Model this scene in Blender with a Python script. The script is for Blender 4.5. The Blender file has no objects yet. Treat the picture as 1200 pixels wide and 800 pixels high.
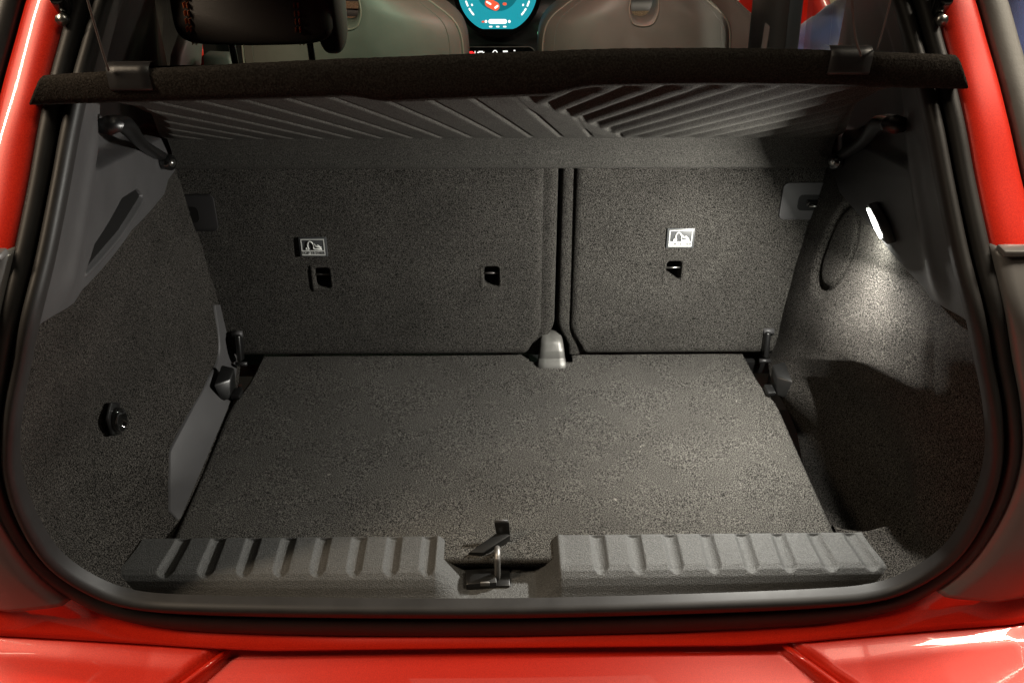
import bpy, bmesh, math, random
import numpy as np
from mathutils import Vector, Matrix
random.seed(4)
R = math.radians
scene = bpy.context.scene
COL = scene.collection

# ------------------------------------------------------------------ camera, world, lamps, exposure
# world units are metres: x across the car, y towards its nose, z = 0 on the boot floor (about 0.65 m above the ground)
cam = bpy.data.cameras.new('camera'); camo = bpy.data.objects.new('camera', cam); COL.objects.link(camo)
camo.location = (-.006, 0, .9)
camo.matrix_world = Matrix.Translation((-.006, 0, .9)) @ (Matrix.Rotation(R(-1.0), 4, 'Z') @ Matrix.Rotation(R(54), 4, 'X') @ Matrix.Rotation(R(.28), 4, 'Z'))
cam.sensor_width = 36; cam.lens = 27; cam.clip_start = .02; cam.clip_end = 60
scene.camera = camo
w = bpy.data.worlds.new('World'); scene.world = w; w.use_nodes = True
w.node_tree.nodes['Background'].inputs[0].default_value = (1, .62, .50, 1)
w.node_tree.nodes['Background'].inputs[1].default_value = .011

def area(name, loc, target, sx, sy, power, col, spread=180):
    l = bpy.data.lights.new(name, 'AREA'); l.shape = 'RECTANGLE'; l.size = sx; l.size_y = sy
    l.energy = power; l.color = col; l.spread = R(spread)
    o = bpy.data.objects.new(name, l); COL.objects.link(o); o.location = loc
    d = Vector(target) - Vector(loc); o.rotation_euler = d.to_track_quat('-Z', 'Y').to_euler()
    return o
area('tube_and_fill_lamp', (1.42, .75, 1.95), (1.35, .72, 0), .13, 1.5, 74, (1, .88, .70))
area('tube_and_fill_lamp', (-1.75, .2, 1.95), (-1.2, .4, 0), .13, 1.5, 56, (1, .80, .58))
area('tube_and_fill_lamp', (1.20, -.9, 1.75), (.81, 1.95, .45), .13, .5, 3, (1, .95, .86), 24)  # added narrow fill aimed at the person's sleeve, no tube known there
area('garage_ceiling_panel', (.35, .75, 2.1), (.3, .7, 0), 1.7, .7, 8, (1, .86, .66))
area('garage_ceiling_lamp', (2.2, 3.2, 1.85), (2.0, 5.2, .3), .3, 1.2, 40, (1, .90, .72))
def point(name, loc, power, col, r):
    l = bpy.data.lights.new(name, 'POINT'); l.energy = power; l.color = col; l.shadow_soft_size = r
    o = bpy.data.objects.new(name, l); COL.objects.link(o); o.location = loc; return o
point('cabin_roof_lamp', (.20, 1.72, .76), 5, (1, .90, .76), .025)
area('cabin_mood_lamp', (-.12, 1.45, .76), (-.25, 1.85, .45), .05, .05, 1.7, (.68, 1, .68))
VS = scene.view_settings
VS.view_transform = 'Standard'; VS.look = 'None'; VS.exposure = 0; VS.gamma = 1; VS.use_curve_mapping = False
scene.render.engine = 'CYCLES'

# ------------------------------------------------------------------ materials
def mat(name, col, rough=.5, metal=0., coat=0., bump=None, spec=.5, speck=None, patch=None, sheen=0., emit=None, lint=False):
    """bump=(scale,strength,dist)  speck=(scale,dark colour,light colour,lo,hi)  patch=(scale,amount)"""
    m = bpy.data.materials.new(name); m.use_nodes = True
    nt = m.node_tree; N = nt.nodes; L = nt.links; p = N['Principled BSDF']
    p.inputs['Base Color'].default_value = (*col, 1); p.inputs['Roughness'].default_value = rough
    p.inputs['Metallic'].default_value = metal; p.inputs['Coat Weight'].default_value = coat
    p.inputs['Coat Roughness'].default_value = .02
    p.inputs['Specular IOR Level'].default_value = spec; p.inputs['Sheen Weight'].default_value = sheen
    tc = N.new('ShaderNodeTexCoord')
    def noise(sc, det=2, ro=.6):
        n = N.new('ShaderNodeTexNoise'); n.inputs['Scale'].default_value = sc; n.inputs['Detail'].default_value = det
        n.inputs['Roughness'].default_value = ro; L.new(tc.outputs['Object'], n.inputs['Vector']); return n
    colout = None
    if speck:
        sc, dk, lt, lo, hi = speck
        n = noise(sc, 1.5, .75); cr = N.new('ShaderNodeValToRGB'); L.new(n.outputs[0], cr.inputs[0])
        cr.color_ramp.elements[0].position = lo; cr.color_ramp.elements[1].position = hi
        cr.color_ramp.elements[0].color = (*dk, 1); cr.color_ramp.elements[1].color = (*lt, 1)
        colout = cr.outputs[0]
    if patch:
        n = noise(patch[0], 4); mr = N.new('ShaderNodeMapRange'); L.new(n.outputs[0], mr.inputs[0])
        mr.inputs[1].default_value = .3; mr.inputs[2].default_value = .7
        mr.inputs[3].default_value = 1 - patch[1]; mr.inputs[4].default_value = 1 + patch[1]
        mx = N.new('ShaderNodeMix'); mx.data_type = 'RGBA'; mx.blend_type = 'MULTIPLY'; mx.inputs[0].default_value = 1
        if colout: L.new(colout, mx.inputs[6])
        else: mx.inputs[6].default_value = (*col, 1)
        L.new(mr.outputs[0], mx.inputs[7]); colout = mx.outputs[2]
        if not speck:
            m2 = N.new('ShaderNodeMapRange'); L.new(n.outputs[0], m2.inputs[0])
            m2.inputs[3].default_value = max(.02, rough - .1); m2.inputs[4].default_value = rough + .12
            L.new(m2.outputs[0], p.inputs['Roughness'])
    if lint:      # stray pale fibres lying on the pile
        n = noise(95, 0); n.inputs['Distortion'].default_value = 2.5; c2 = N.new('ShaderNodeValToRGB'); L.new(n.outputs[0], c2.inputs[0])
        c2.color_ramp.elements[0].position = .84; c2.color_ramp.elements[1].position = .90
        mx = N.new('ShaderNodeMix'); mx.data_type = 'RGBA'; L.new(c2.outputs[0], mx.inputs[0]); L.new(colout, mx.inputs[6]); mx.inputs[7].default_value = (.22, .21, .19, 1)
        colout = mx.outputs[2]
    if colout: L.new(colout, p.inputs['Base Color'])
    if bump:
        n = noise(bump[0], 3, .7); b = N.new('ShaderNodeBump'); b.inputs['Strength'].default_value = bump[1]
        b.inputs['Distance'].default_value = bump[2]; L.new(n.outputs[0], b.inputs['Height']); L.new(b.outputs[0], p.inputs['Normal'])
    if emit:
        p.inputs['Emission Color'].default_value = (*emit[0], 1); p.inputs['Emission Strength'].default_value = emit[1]
    return m
CARPET = mat('grey_felt_carpet', (.05,)*3, 1, bump=(720, 1., .004), spec=.06, speck=(700, (.005, .0047, .0043), (.112, .106, .096), .40, .66), patch=(9, .16))
FLOORC = mat('floor_carpet', (.05,)*3, 1, bump=(700, 1., .004), spec=.06, speck=(670, (.006, .0057, .0052), (.150, .143, .130), .40, .66), patch=(5, .15), lint=True)
SIDEC = mat('side_wall_felt', (.05,)*3, 1, bump=(520, 1., .006), spec=.06, speck=(560, (.005, .0047, .0043), (.110, .102, .092), .40, .67), patch=(9, .18))
SHELFC = mat('shelf_fabric', (.04,)*3, 1, bump=(700, .6, .002), spec=.08, speck=(680, (.020, .0195, .018), (.080, .077, .070), .38, .68), patch=(12, .1))
SHELFE = mat('shelf_edge_felt', (.03,)*3, 1, bump=(420, .6, .003), spec=.05, speck=(520, (.014, .012, .010), (.036, .032, .028), .36, .7))
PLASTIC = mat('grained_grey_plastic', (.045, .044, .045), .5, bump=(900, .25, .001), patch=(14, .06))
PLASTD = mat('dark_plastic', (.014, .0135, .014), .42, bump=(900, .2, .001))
SILLM = mat('sill_grained_plastic', (.08,)*3, .55, bump=(560, .8, .002), speck=(520, (.022, .0223, .0215), (.066, .066, .063), .3, .7), patch=(16, .08))
BLACK = mat('black_plastic', (.006, .006, .006), .35)
GLOSSB = mat('gloss_black', (.004, .004, .004), .08, coat=1)
RUBBER = mat('black_rubber', (.016, .015, .0145), .5, spec=.3, bump=(500, .06, .001), patch=(20, .12))
PAINT = mat('red_metallic_paint', (.60, .020, .004), .36, metal=.1, coat=1, bump=(2500, .05, .0005), speck=(700, (.50, .010, .003), (.68, .026, .007), .3, .7))
LEATHER = mat('black_leather', (.030, .026, .024), .36, bump=(420, .25, .0012))
SHELLM = mat('seat_shell_grey', (.095, .089, .078), .48, bump=(800, .3, .001), patch=(25, .06))
PIPING = mat('seat_piping', (.16, .14, .115), .5)
STITCH = mat('orange_thread', (.32, .09, .03), .7)
STITCHW = mat('grey_thread', (.25, .22, .2), .7)
STEEL = mat('brushed_steel', (.45, .45, .43), .3, metal=1)
DSTEEL = mat('dull_zinc_metal', (.22, .21, .2), .45, metal=.8)
BRACKET = mat('pale_grey_bracket', (.11, .108, .10), .42, metal=.4, bump=(800, .3, .001), patch=(40, .1))
WHITE = mat('white_print', (.52, .53, .51), .5)
LABELM = mat('label_dark', (.05, .053, .055), .4)
DENIM = mat('navy_cloth', (.032, .055, .16), .85, bump=(300, .5, .002), patch=(18, .25), sheen=.3)
TROUS = mat('dark_trousers', (.02, .02, .025), .9)
SKIN = mat('skin', (.45, .25, .17), .5)
HAIR = mat('dark_hair', (.02, .014, .01), .6)
WALLM = mat('cream_plaster', (.62, .56, .42), .85, patch=(3, .08), bump=(40, .2, .01))
GROUNDM = mat('grey_concrete', (.22, .21, .2), .7, patch=(2, .15))
TANW = mat('tan_woven_trim', (.22, .15, .09), .8, speck=(300, (.12, .08, .05), (.3, .21, .13), .35, .65))
TRIMG = mat('grey_trim', (.10, .095, .088), .55, bump=(300, .2, .001), patch=(20, .12))
LAMPH = mat('tail_lamp_reflected_grey', (.105, .10, .097), .4, coat=.25, patch=(30, .06))  # grey stands for surroundings mirrored in a gloss black panel
REDLENS = mat('red_lens', (.25, .01, .012), .1, coat=1)
LENS = mat('lamp_lens_lit', (1, 1, 1), .5, emit=((1, 1, .90), 60))
TEAL = mat('screen_teal', (0, .05, .06), .3, emit=((.012, .33, .40), 1.0))
TEALD = mat('screen_teal_deep', (0, .03, .04), .3, emit=((.0, .17, .21), .9))
SCRW = mat('screen_white', (.1,)*3, .3, emit=((1, .98, .92), 1.3))
SCRR = mat('screen_red', (.1, 0, 0), .3, emit=((.95, .12, .05), 1.0))
GREENL = mat('green_light_bar', (.05, .1, .05), .3, emit=((.30, .85, .45), 1.1))
REDL = mat('red_indicator', (.1, 0, 0), .3, emit=((1, .03, .03), 1.6))
gm = bpy.data.materials.new('window_glass'); gm.use_nodes = True
_n = gm.node_tree.nodes; _n.remove(_n['Principled BSDF']); _t = _n.new('ShaderNodeBsdfTransparent'); _g = _n.new('ShaderNodeBsdfGlossy'); _x = _n.new('ShaderNodeMixShader'); _f = _n.new('ShaderNodeMath'); _w = _n.new('ShaderNodeLayerWeight'); _f.operation = 'POWER'; _f.inputs[1].default_value = 3.5; gm.node_tree.links.new(_w.outputs['Facing'], _f.inputs[0])
_t.inputs[0].default_value = (.8, .85, .82, 1); _g.inputs['Roughness'].default_value = .02
for a, b in ((_f.outputs[0], _x.inputs[0]), (_t.outputs[0], _x.inputs[1]), (_g.outputs[0], _x.inputs[2]), (_x.outputs[0], _n['Material Output'].inputs[0])): gm.node_tree.links.new(a, b)
GLASS = gm

# ------------------------------------------------------------------ mesh helpers
def link(name, me, m, parent=None, smooth=True, label=None):
    if m: me.materials.append(m)
    if smooth:
        for p in me.polygons: p.use_smooth = True
    o = bpy.data.objects.new(name, me); COL.objects.link(o)
    if parent: o.parent = parent
    if label: o['label'] = label
    return o
def raw(name, v, f, m, parent=None, smooth=True, label=None):
    me = bpy.data.meshes.new(name); me.from_pydata([tuple(map(float, p)) for p in v], [], f); me.update()
    return link(name, me, m, parent, smooth, label)
def gridfaces(nv, nu, closed_u=False, skip=None, flip=False):
    f = []
    for j in range(nv - 1):
        for i in range(nu if closed_u else nu - 1):
            if skip and skip(i, j): continue
            k = (i + 1) % nu; q = (j*nu + i, j*nu + k, (j+1)*nu + k, (j+1)*nu + i)
            f.append(q[::-1] if flip else q)
    return f
def grid(name, P, m, parent=None, closed_u=False, skip=None, flip=False, label=None, thick=0):
    P = np.asarray(P, float); nv, nu = P.shape[:2]
    o = raw(name, P.reshape(-1, 3), gridfaces(nv, nu, closed_u, skip, flip), m, parent, True, label)
    if thick:
        s = o.modifiers.new('thickness', 'SOLIDIFY'); s.thickness = thick; s.offset = -1
    return o
def bevelled(name, bm, m, parent, bev, seg=2, label=None):
    if bev: bmesh.ops.bevel(bm, geom=list(bm.edges), offset=bev, segments=seg, affect='EDGES', profile=.5, clamp_overlap=True)
    bmesh.ops.recalc_face_normals(bm, faces=bm.faces)
    me = bpy.data.meshes.new(name); bm.to_mesh(me); bm.free()
    o = link(name, me, m, parent, True, label)
    me.set_sharp_from_angle(angle=R(40))
    return o
def box(name, c, s, m, parent=None, bev=.002, rot=(0, 0, 0), label=None, seg=2):
    bm = bmesh.new(); bmesh.ops.create_cube(bm, size=1)
    M = Matrix.Translation(c) @ Matrix.Rotation(rot[2], 4, 'Z') @ Matrix.Rotation(rot[1], 4, 'Y') @ Matrix.Rotation(rot[0], 4, 'X') @ Matrix.Diagonal((*s, 1))
    bmesh.ops.transform(bm, matrix=M, verts=bm.verts)
    return bevelled(name, bm, m, parent, bev, seg, label)
def hull8(name, pts, m, parent=None, bev=.002, label=None):
    """prism from 4 bottom/back + 4 top/front points"""
    bm = bmesh.new(); v = [bm.verts.new(p) for p in pts]
    for q in ((0, 1, 2, 3), (7, 6, 5, 4), (0, 4, 5, 1), (1, 5, 6, 2), (2, 6, 7, 3), (3, 7, 4, 0)): bm.faces.new([v[i] for i in q])
    return bevelled(name, bm, m, parent, bev, 2, label)
def extrude_poly(name, pts, nrm, m, parent=None, bev=.002, label=None, seg=2):
    """closed 3-D polygon pts swept along vector nrm"""
    bm = bmesh.new(); n = len(pts); a = [bm.verts.new(p) for p in pts]; b = [bm.verts.new(Vector(p) + Vector(nrm)) for p in pts]
    bm.faces.new(a); bm.faces.new(b[::-1])
    for i in range(n): bm.faces.new((a[i], b[i], b[(i+1) % n], a[(i+1) % n]))
    bmesh.ops.recalc_face_normals(bm, faces=bm.faces)
    return bevelled(name, bm, m, parent, bev, seg, label)
def cr(P, t):
    """Catmull-Rom through points P at parameter t (0..n-1)"""
    P = np.asarray(P, float); n = len(P); t = np.clip(np.asarray(t, float), 0, n - 1 - 1e-9); i = t.astype(int); f = (t - i)[..., None]
    g = lambda k: P[np.clip(k, 0, n - 1)]
    p0, p1, p2, p3 = g(i-1), g(i), g(i+1), g(i+2)
    return .5*(2*p1 + (p2-p0)*f + (2*p0-5*p1+4*p2-p3)*f*f + (3*p1-p0-3*p2+p3)*f**3)
def tube(name, path, r, m, parent=None, n=10, smooth_path=0, label=None, caps=True, rz=None):
    P = np.asarray(path, float)
    if smooth_path:
        q = np.linspace(0, len(P) - 1, smooth_path)
        if np.ndim(r): r = np.interp(q, range(len(P)), r)
        P = cr(P, q)
    rr = np.broadcast_to(np.asarray(r, float), (len(P),))
    T = np.gradient(P, axis=0); T /= np.linalg.norm(T, axis=1)[:, None]
    up = np.array([0, 0, 1.]) if abs(T[0][2]) < .9 else np.array([1., 0, 0])
    v = []
    for k, p in enumerate(P):
        up = up - T[k]*(up @ T[k]); up /= np.linalg.norm(up); s = np.cross(T[k], up)
        for a in range(n):
            th = 2*math.pi*a/n; v.append(p + rr[k]*(math.cos(th)*s + math.sin(th)*up*(rz or 1)))
    f = gridfaces(len(P), n, True)
    if caps: f += [tuple(range(n))[::-1], tuple(range((len(P)-1)*n, len(P)*n))]
    return raw(name, v, f, m, parent, True, label)
def disc(name, c, ax, ay, rx, ry, m, parent=None, n=40, clip=None, thick=.0015):
    """flat ellipse plate with a little thickness, spanned by unit vectors ax, ay"""
    ax, ay = Vector(ax), Vector(ay); pts = []
    for k in range(n):
        th = 2*math.pi*k/n; x, y = rx*math.cos(th), ry*math.sin(th)
        if clip is not None: y = max(y, clip)
        pts.append(Vector(c) + ax*x + ay*y)
    return extrude_poly(name, pts, ax.cross(ay)*thick, m, parent, 0)
def empty(name, loc, label, cat, group=None):
    o = bpy.data.objects.new(name, None); COL.objects.link(o); o.empty_display_size = .05
    o['label'] = label; o['category'] = cat
    if group: o['group'] = group
    return o
def structure(o): o['kind'] = 'structure'; return o
sm = lambda a, b, x: np.clip((np.asarray(x, float) - a)/(b - a), 0, 1)**2*(3 - 2*np.clip((np.asarray(x, float) - a)/(b - a), 0, 1))

# ------------------------------------------------------------------ setting
structure(raw('ground', [(-8, -6, -.65), (8, -6, -.65), (8, 10, -.65), (-8, 10, -.65)], [(0, 1, 2, 3)], GROUNDM, smooth=False))
structure(box('garage_wall', (3.2, 6.2, .9), (7.4, .2, 3.1), WALLM, bev=0))

car = empty('car', (0, 0, 0), 'red hatchback seen from behind with its tailgate open and boot lamp lit', 'car')

# ------------------------------------------------------------------ boot opening curves (right half, bottom centre to top centre)
INN = [(0, .643, -.028), (.25, .642, -.021), (.42, .641, -.011), (.507, .640, .003), (.552, .637, .04), (.579, .633, .10), (.583, .632, .18), (.571, .633, .26), (.544, .637, .335), (.516, .65, .40), (.492, .662, .455), (.477, .70, .505), (.464, .745, .562), (.452, .785, .615), (.437, .83, .67), (.41, .88, .735), (.36, .915, .78), (.25, .93, .80), (0, .935, .805)]
OUT = [(0, .648, -.097), (.237, .647, -.090), (.45, .646, -.072), (.542, .643, -.036), (.586, .640, .015), (.607, .634, .085), (.610, .631, .18), (.596, .631, .268), (.568, .635, .344), (.540, .648, .408), (.517, .66, .463), (.503, .695, .512), (.490, .74, .568), (.478, .78, .622), (.462, .825, .678), (.434, .872, .745), (.378, .905, .795), (.255, .92, .822), (0, .925, .828)]
mirror = lambda P: [(-x, y, z) for x, y, z in P]
def loop(P):      # full closed loop
    return np.array(P + mirror(P[1:-1])[::-1], float)
def resample(P, n):
    P = np.asarray(P, float); m = len(P); t = np.linspace(0, m, n, endpoint=False)
    Q = np.concatenate([P[-3:], P, P[:4]]); return cr(Q, t + 3)
NL = 420
LI, LO = resample(loop(INN), NL), resample(loop(OUT), NL)
TAN = np.roll(LI, -1, 0) - np.roll(LI, 1, 0); TAN /= np.linalg.norm(TAN, axis=1)[:, None]
ACR = LO - LI; WID = np.linalg.norm(ACR, axis=1)
NRM = np.cross(ACR, TAN); NRM /= np.linalg.norm(NRM, axis=1)[:, None]
if NRM[0] @ np.array([0, -1, .5]) < 0: NRM = -NRM
def seal_part(name, prof, parent, m):
    prof = [(s, h) for s, h in prof]
    k = np.minimum(1, .028/WID)[:, None]          # keep the part inside the opening narrow where the seal is wide
    P = np.array([LI + ACR*(s*k if s < 0 else s) + NRM*h for s, h in prof])     # rows across, columns around
    return grid(name, P, m, parent, closed_u=True)
def arc(s0, s1, h, base, n=14):
    return [(s0 + (s1-s0)*(.5 - .5*math.cos(math.pi*k/n)), base + h*math.sin(math.pi*k/n)) for k in range(n + 1)]
seal = bpy.data.objects.new('weather_seal', None); COL.objects.link(seal); seal.parent = car
seal['label'] = 'black rubber weather seal running round the boot opening'
seal_part('base_flange', [(0, -.016), (.3, -.007), (1.0, -.004), (1.1, -.01)], seal, BLACK)
seal_part('inner_lip', [(-.30, -.014)] + arc(-.30, .27, .0105, -.003) + [(.27, -.012)], seal, RUBBER)
seal_part('outer_bulb', [(.37, -.012)] + arc(.37, 1.0, .0105, -.004) + [(1.0, -.012)], seal, RUBBER)

# ------------------------------------------------------------------ red body round the opening
body = bpy.data.objects.new('body_shell', None); COL.objects.link(body); body.parent = car
body['label'] = 'red painted body around the boot opening'
# side posts beside the seal: rows follow OUT[9..16], columns outwards
for sgn in (1, -1):
    O = cr(np.array(OUT), np.linspace(3.2, 16, 70))
    z = O[:, 2]
    w1 = np.interp(z, [-.03, .1, .3, .42, .5, .62, .75], [.10, .085, .075, .065, .052, .046, .045])
    cols = []
    for s, dy, dz in ((-.06, .012, 0), (0, .004, 0), (.12, -.004, 0), (.45, -.007, 0), (.8, -.006, 0), (.97, -.001, 0), (1.05, .012, 0), (1.1, .04, 0)):
        q = O.copy(); q[:, 0] += w1*s; q[:, 1] += dy; cols.append(q)
    P = np.array(cols).transpose(1, 0, 2); P[..., 0] *= sgn
    grid('rear_pillar_panel', P, PAINT, body, flip=sgn < 0)
    # black trim outside the red strip (drip rail of the side window)
    k = z > .47
    Q = O[k]; ww = w1[k]; zz = z[k]; cols = []
    for s, dy in ((0, .03), (.002, .006), (.004, -.003), (.026, -.006), (.031, 0), (.033, .05), (.038, .3)):
        q = Q.copy(); q[:, 0] += ww*1.06 + s; q[:, 1] += dy; cols.append(q)
    P = np.array(cols).transpose(1, 0, 2); P[..., 0] *= sgn
    grid('window_drip_trim', P, TRIMG if sgn > 0 else PLASTD, body, flip=sgn < 0)  # right trim coloured grey to stand for light on black plastic
    # tail lamp cluster on the lower corner, following the seal
    O = cr(np.array(OUT), np.linspace(4.0, 11.05, 60)); z = O[:, 2]
    cols = []
    for s, dy in ((-.003, .02), (-.002, -.004), (.003, -.013), (.012, -.016), (.05, -.018), (.10, -.004), (.15, .03), (.2, .12)):
        q = O.copy(); q[:, 0] += s*(1 + .4*sm(.3, .1, z)); q[:, 1] += dy; q[:, 2] += (-.012*sm(.004, .1, s) + .02*sm(.1, .15, s))*sm(.12, .03, z); cols.append(q)
    P = np.array(cols).transpose(1, 0, 2)
    rim = P[-1:].copy(); rim[..., 1] += .04; rim2 = P[:1].copy(); rim2[..., 1] += .03
    P = np.concatenate([rim2, P, rim]); P[..., 0] *= sgn
    tl = grid('tail_lamp', P, LAMPH, car, flip=sgn < 0, label='tail lamp panel, its reflections put in as grey, ' + ('right' if sgn > 0 else 'left') + ' of the boot opening')
    # red lens tip above the housing
    a = Vector((sgn*.556, .674, .522)); extrude_poly('lens_tip', [a, a + Vector((sgn*.05, .0, -.002)), a + Vector((sgn*.052, .012, .04)), a + Vector((sgn*.02, .012, .042))], (0, .02, 0), REDLENS, tl, .003)
    box('lamp_top_edge', (sgn*.565, .680, .517), (.125, .016, .007), LAMPH, tl, .002)
    # hatch hinge at the top of the pillar
    hg = box('tailgate_hinge', (sgn*.452, .846, .714), (.016, .02, .034), GLOSSB, car, .006, rot=(R(30), 0, 0), seg=3)
    box('hinge_arm', (sgn*.448, .86, .745), (.010, .012, .05), DSTEEL, hg, .003, rot=(R(30), 0, 0))
    tube('hinge_bolt', [(sgn*.452, .830, .703), (sgn*.452, .838, .703)], .006, STEEL, hg, 8)
# lower lip below the seal to the shut line, then the bumper
xs = np.linspace(-.86, .86, 200); ax_ = np.abs(xs)
ex_y = np.interp(ax_, [0, .5, .7, .86], [.632, .630, .622, .64]); ex_z = np.interp(ax_, [0, .34, .42, .5, .6, .7, .86], [-.099, -.098, -.090, -.078, -.058, -.040, -.025])
# inner edge runs just under the seal's outer bulb and, past its corners, under the tail lamps
ix = [0, .237, .45, .542, .58, .62, .7, .86]; iz = [-.094, -.087, -.068, -.030, .012, .06, .075, .08]; iy = [.652, .652, .652, .652, .652, .66, .68, .72]
in_z = np.interp(ax_, ix, iz); in_y = np.interp(ax_, ix, iy)
rows = []
for t, bul in ((-.1, -.01), (0, 0), (.25, .003), (.5, .004), (.75, .003), (.93, .001), (1, -.002), (1.0, -.012)):
    rows.append(np.stack([xs, in_y + (ex_y - in_y)*t + (0.014 if bul == -.012 else 0), in_z + (ex_z - in_z)*t + bul], -1))
grid('lower_lip_panel', rows, PAINT, body)
# bumper: height field with a sunken number-plate bay in the middle
xs = np.linspace(-.9, .9, 361); v = np.linspace(0, 1, 60)
X, V = np.meshgrid(xs, v); AX = np.abs(X)
y0 = np.interp(AX, [0, .5, .7, .9], [.645, .643, .635, .65])
Y = y0 - V*.26
base = np.interp(AX, [0, .34, .42, .5, .6, .7, .9], [-.111, -.110, -.102, -.090, -.070, -.052, -.04])
roll = -1.2*np.clip((.545 - Y), 0, 1)**1.5 - .10*(y0 - Y) + .004*sm(.60, .63, Y)
bay = sm(.415, .392, AX - (y0 - Y)*.95)
Z = base + roll - .018*bay - .06*np.clip(AX - .72, 0, 1)
Z = np.where(bay > 0, Z*(1-bay) + bay*(-.124 - .18*(y0 - Y)), Z)
Y[0] += .003; Z[0] = np.interp(AX[0], [0, .34, .42, .5, .6, .7, .86, .9], [-.1005, -.0995, -.0915, -.0795, -.0595, -.0415, -.027, -.026])
bump = grid('bumper', np.stack([X, Y, Z], -1), PAINT, car, label='red painted rear bumper below the boot opening')
for sgn in (1, -1):   # raised edge of the plate bay
    P = [(sgn*(.401 + .95*d), .640 - d, -.111 - .02*d) for d in (.0, .03, .06, .1, .15)]
    tube('plate_bay_edge', P, .0045, PAINT, bump, 8)
box('lower_bumper', (0, .50, -.40), (1.66, .2, .4), PAINT, bump, .05)
# sides, roof, doors (out of frame, but they keep the garage light out of the cabin)
for sgn in (1, -1):
    cols = []
    for y in np.linspace(.68, 3.6, 30):
        wv = np.interp(y, [.68, .9, 1.5, 3., 3.6], [.72, .80, .85, .85, .80])
        cols.append([(sgn*(wv - dx), y + dy, zz) for zz, dx, dy in ((-.5, .04, 0), (-.3, .0, 0), (-.1, -.005, 0), (.1, .0, 0), (.25, .02, 0), (.31, .05, 0), (.33, .08, 0))])
    grid('side_panel_outer', cols, PAINT, body, flip=sgn > 0)
roofx = np.linspace(-.60, .60, 25)
grid('roof', [[(x, y, np.interp(y, [.93, 1.3, 2.0, 2.5, 3.15], [.80, .84, .84, .78, .36]) - .12*x*x) for x in roofx] for y in (.935, 1.1, 1.3, 1.7, 2.0, 2.3)], PAINT, body, thick=.02)
grid('windscreen', [[(x*(1 + .15*(y - 2.3)), y, np.interp(y, [2.3, 3.15], [.80, .32]) - .12*x*x) for x in roofx] for y in (2.3, 2.6, 2.9, 3.15)], GLASS, car)

DIMGLASS = gm.copy(); DIMGLASS.name = 'dimming_glass'  # unseen window's dark tint added to cut fill light in the boot
for n_ in DIMGLASS.node_tree.nodes:
    if n_.type == 'BSDF_TRANSPARENT': n_.inputs[0].default_value = (.28, .29, .29, 1)
# open tailgate overhead (out of frame; it shades the boot and carries the shelf cords)
tg = bpy.data.objects.new('tailgate', None); COL.objects.link(tg); tg.parent = car
tgp = lambda x, t, d=0: (x, .885 - .80*t + .03*math.sin(math.pi*t) - d*.35, .86 + .42*t + .05*math.sin(math.pi*t) + d*.93 - .10*x*x)
xs = np.linspace(-.56, .56, 29); ts = np.linspace(0, 1, 21)
win = lambda i, j: abs(.5*(xs[i] + xs[i+1])) < .44 and .08 < .5*(ts[j] + ts[j+1]) < .52
grid('outer_skin', [[tgp(x, t, .05) for x in xs] for t in ts], PAINT, tg, skip=win)
grid('inner_trim', [[tgp(x, t) for x in xs] for t in ts], PLASTD, tg, skip=win)
grid('rear_window', [[tgp(x, t, .03) for x in np.linspace(-.46, .46, 9)] for t in np.linspace(.06, .54, 7)], DIMGLASS, tg)
for sgn in (-1, 1): grid('edge_frame', [[tgp(sgn*.56, t, d) for d in (0, .05)] for t in ts], PAINT, tg)
grid('edge_frame', [[tgp(x, 1, d) for d in (0, .05)] for x in xs], PAINT, tg)

# ------------------------------------------------------------------ boot side trim: one swept surface, split into carpet and plastic
SA = [(-x, y, z) for x, y, z in INN[3:16]]; SA[0] = (-.515, .640, -.022)
SB = [(-.505, .748, -.022), (-.497, .80, -.004), (-.497, .88, -.004), (-.497, .96, -.004), (-.498, 1.05, -.004), (-.507, 1.13, -.004), (-.522, 1.197, .01), (-.533, 1.222, .13), (-.548, 1.243, .25), (-.565, 1.262, .355), (-.572, 1.28, .43), (-.570, 1.30, .52), (-.56, 1.32, .62)]
BX = [.0, .035, .055, .06, .058, .052, .042, .03, .02, .012, .008, .005, 0]
BZ = [0, .0, .005, .01, .01, .01, .005, 0, 0, 0, 0, 0, 0]
def S(u, v, sgn=-1, off=0., bin_=0.):
    u = np.asarray(u, float); v = np.asarray(v, float)
    a = cr(SA, v); b = cr(SB, v); wv = u[..., None]; p = a*(1-wv) + b*wv
    p[..., 0] -= np.interp(v, range(13), BX)*4*u*(1-u) + off
    p[..., 2] += np.interp(v, range(13), BZ)*np.sin(np.pi*u**1.5)
    p[..., 0] *= -sgn
    return p
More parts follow.
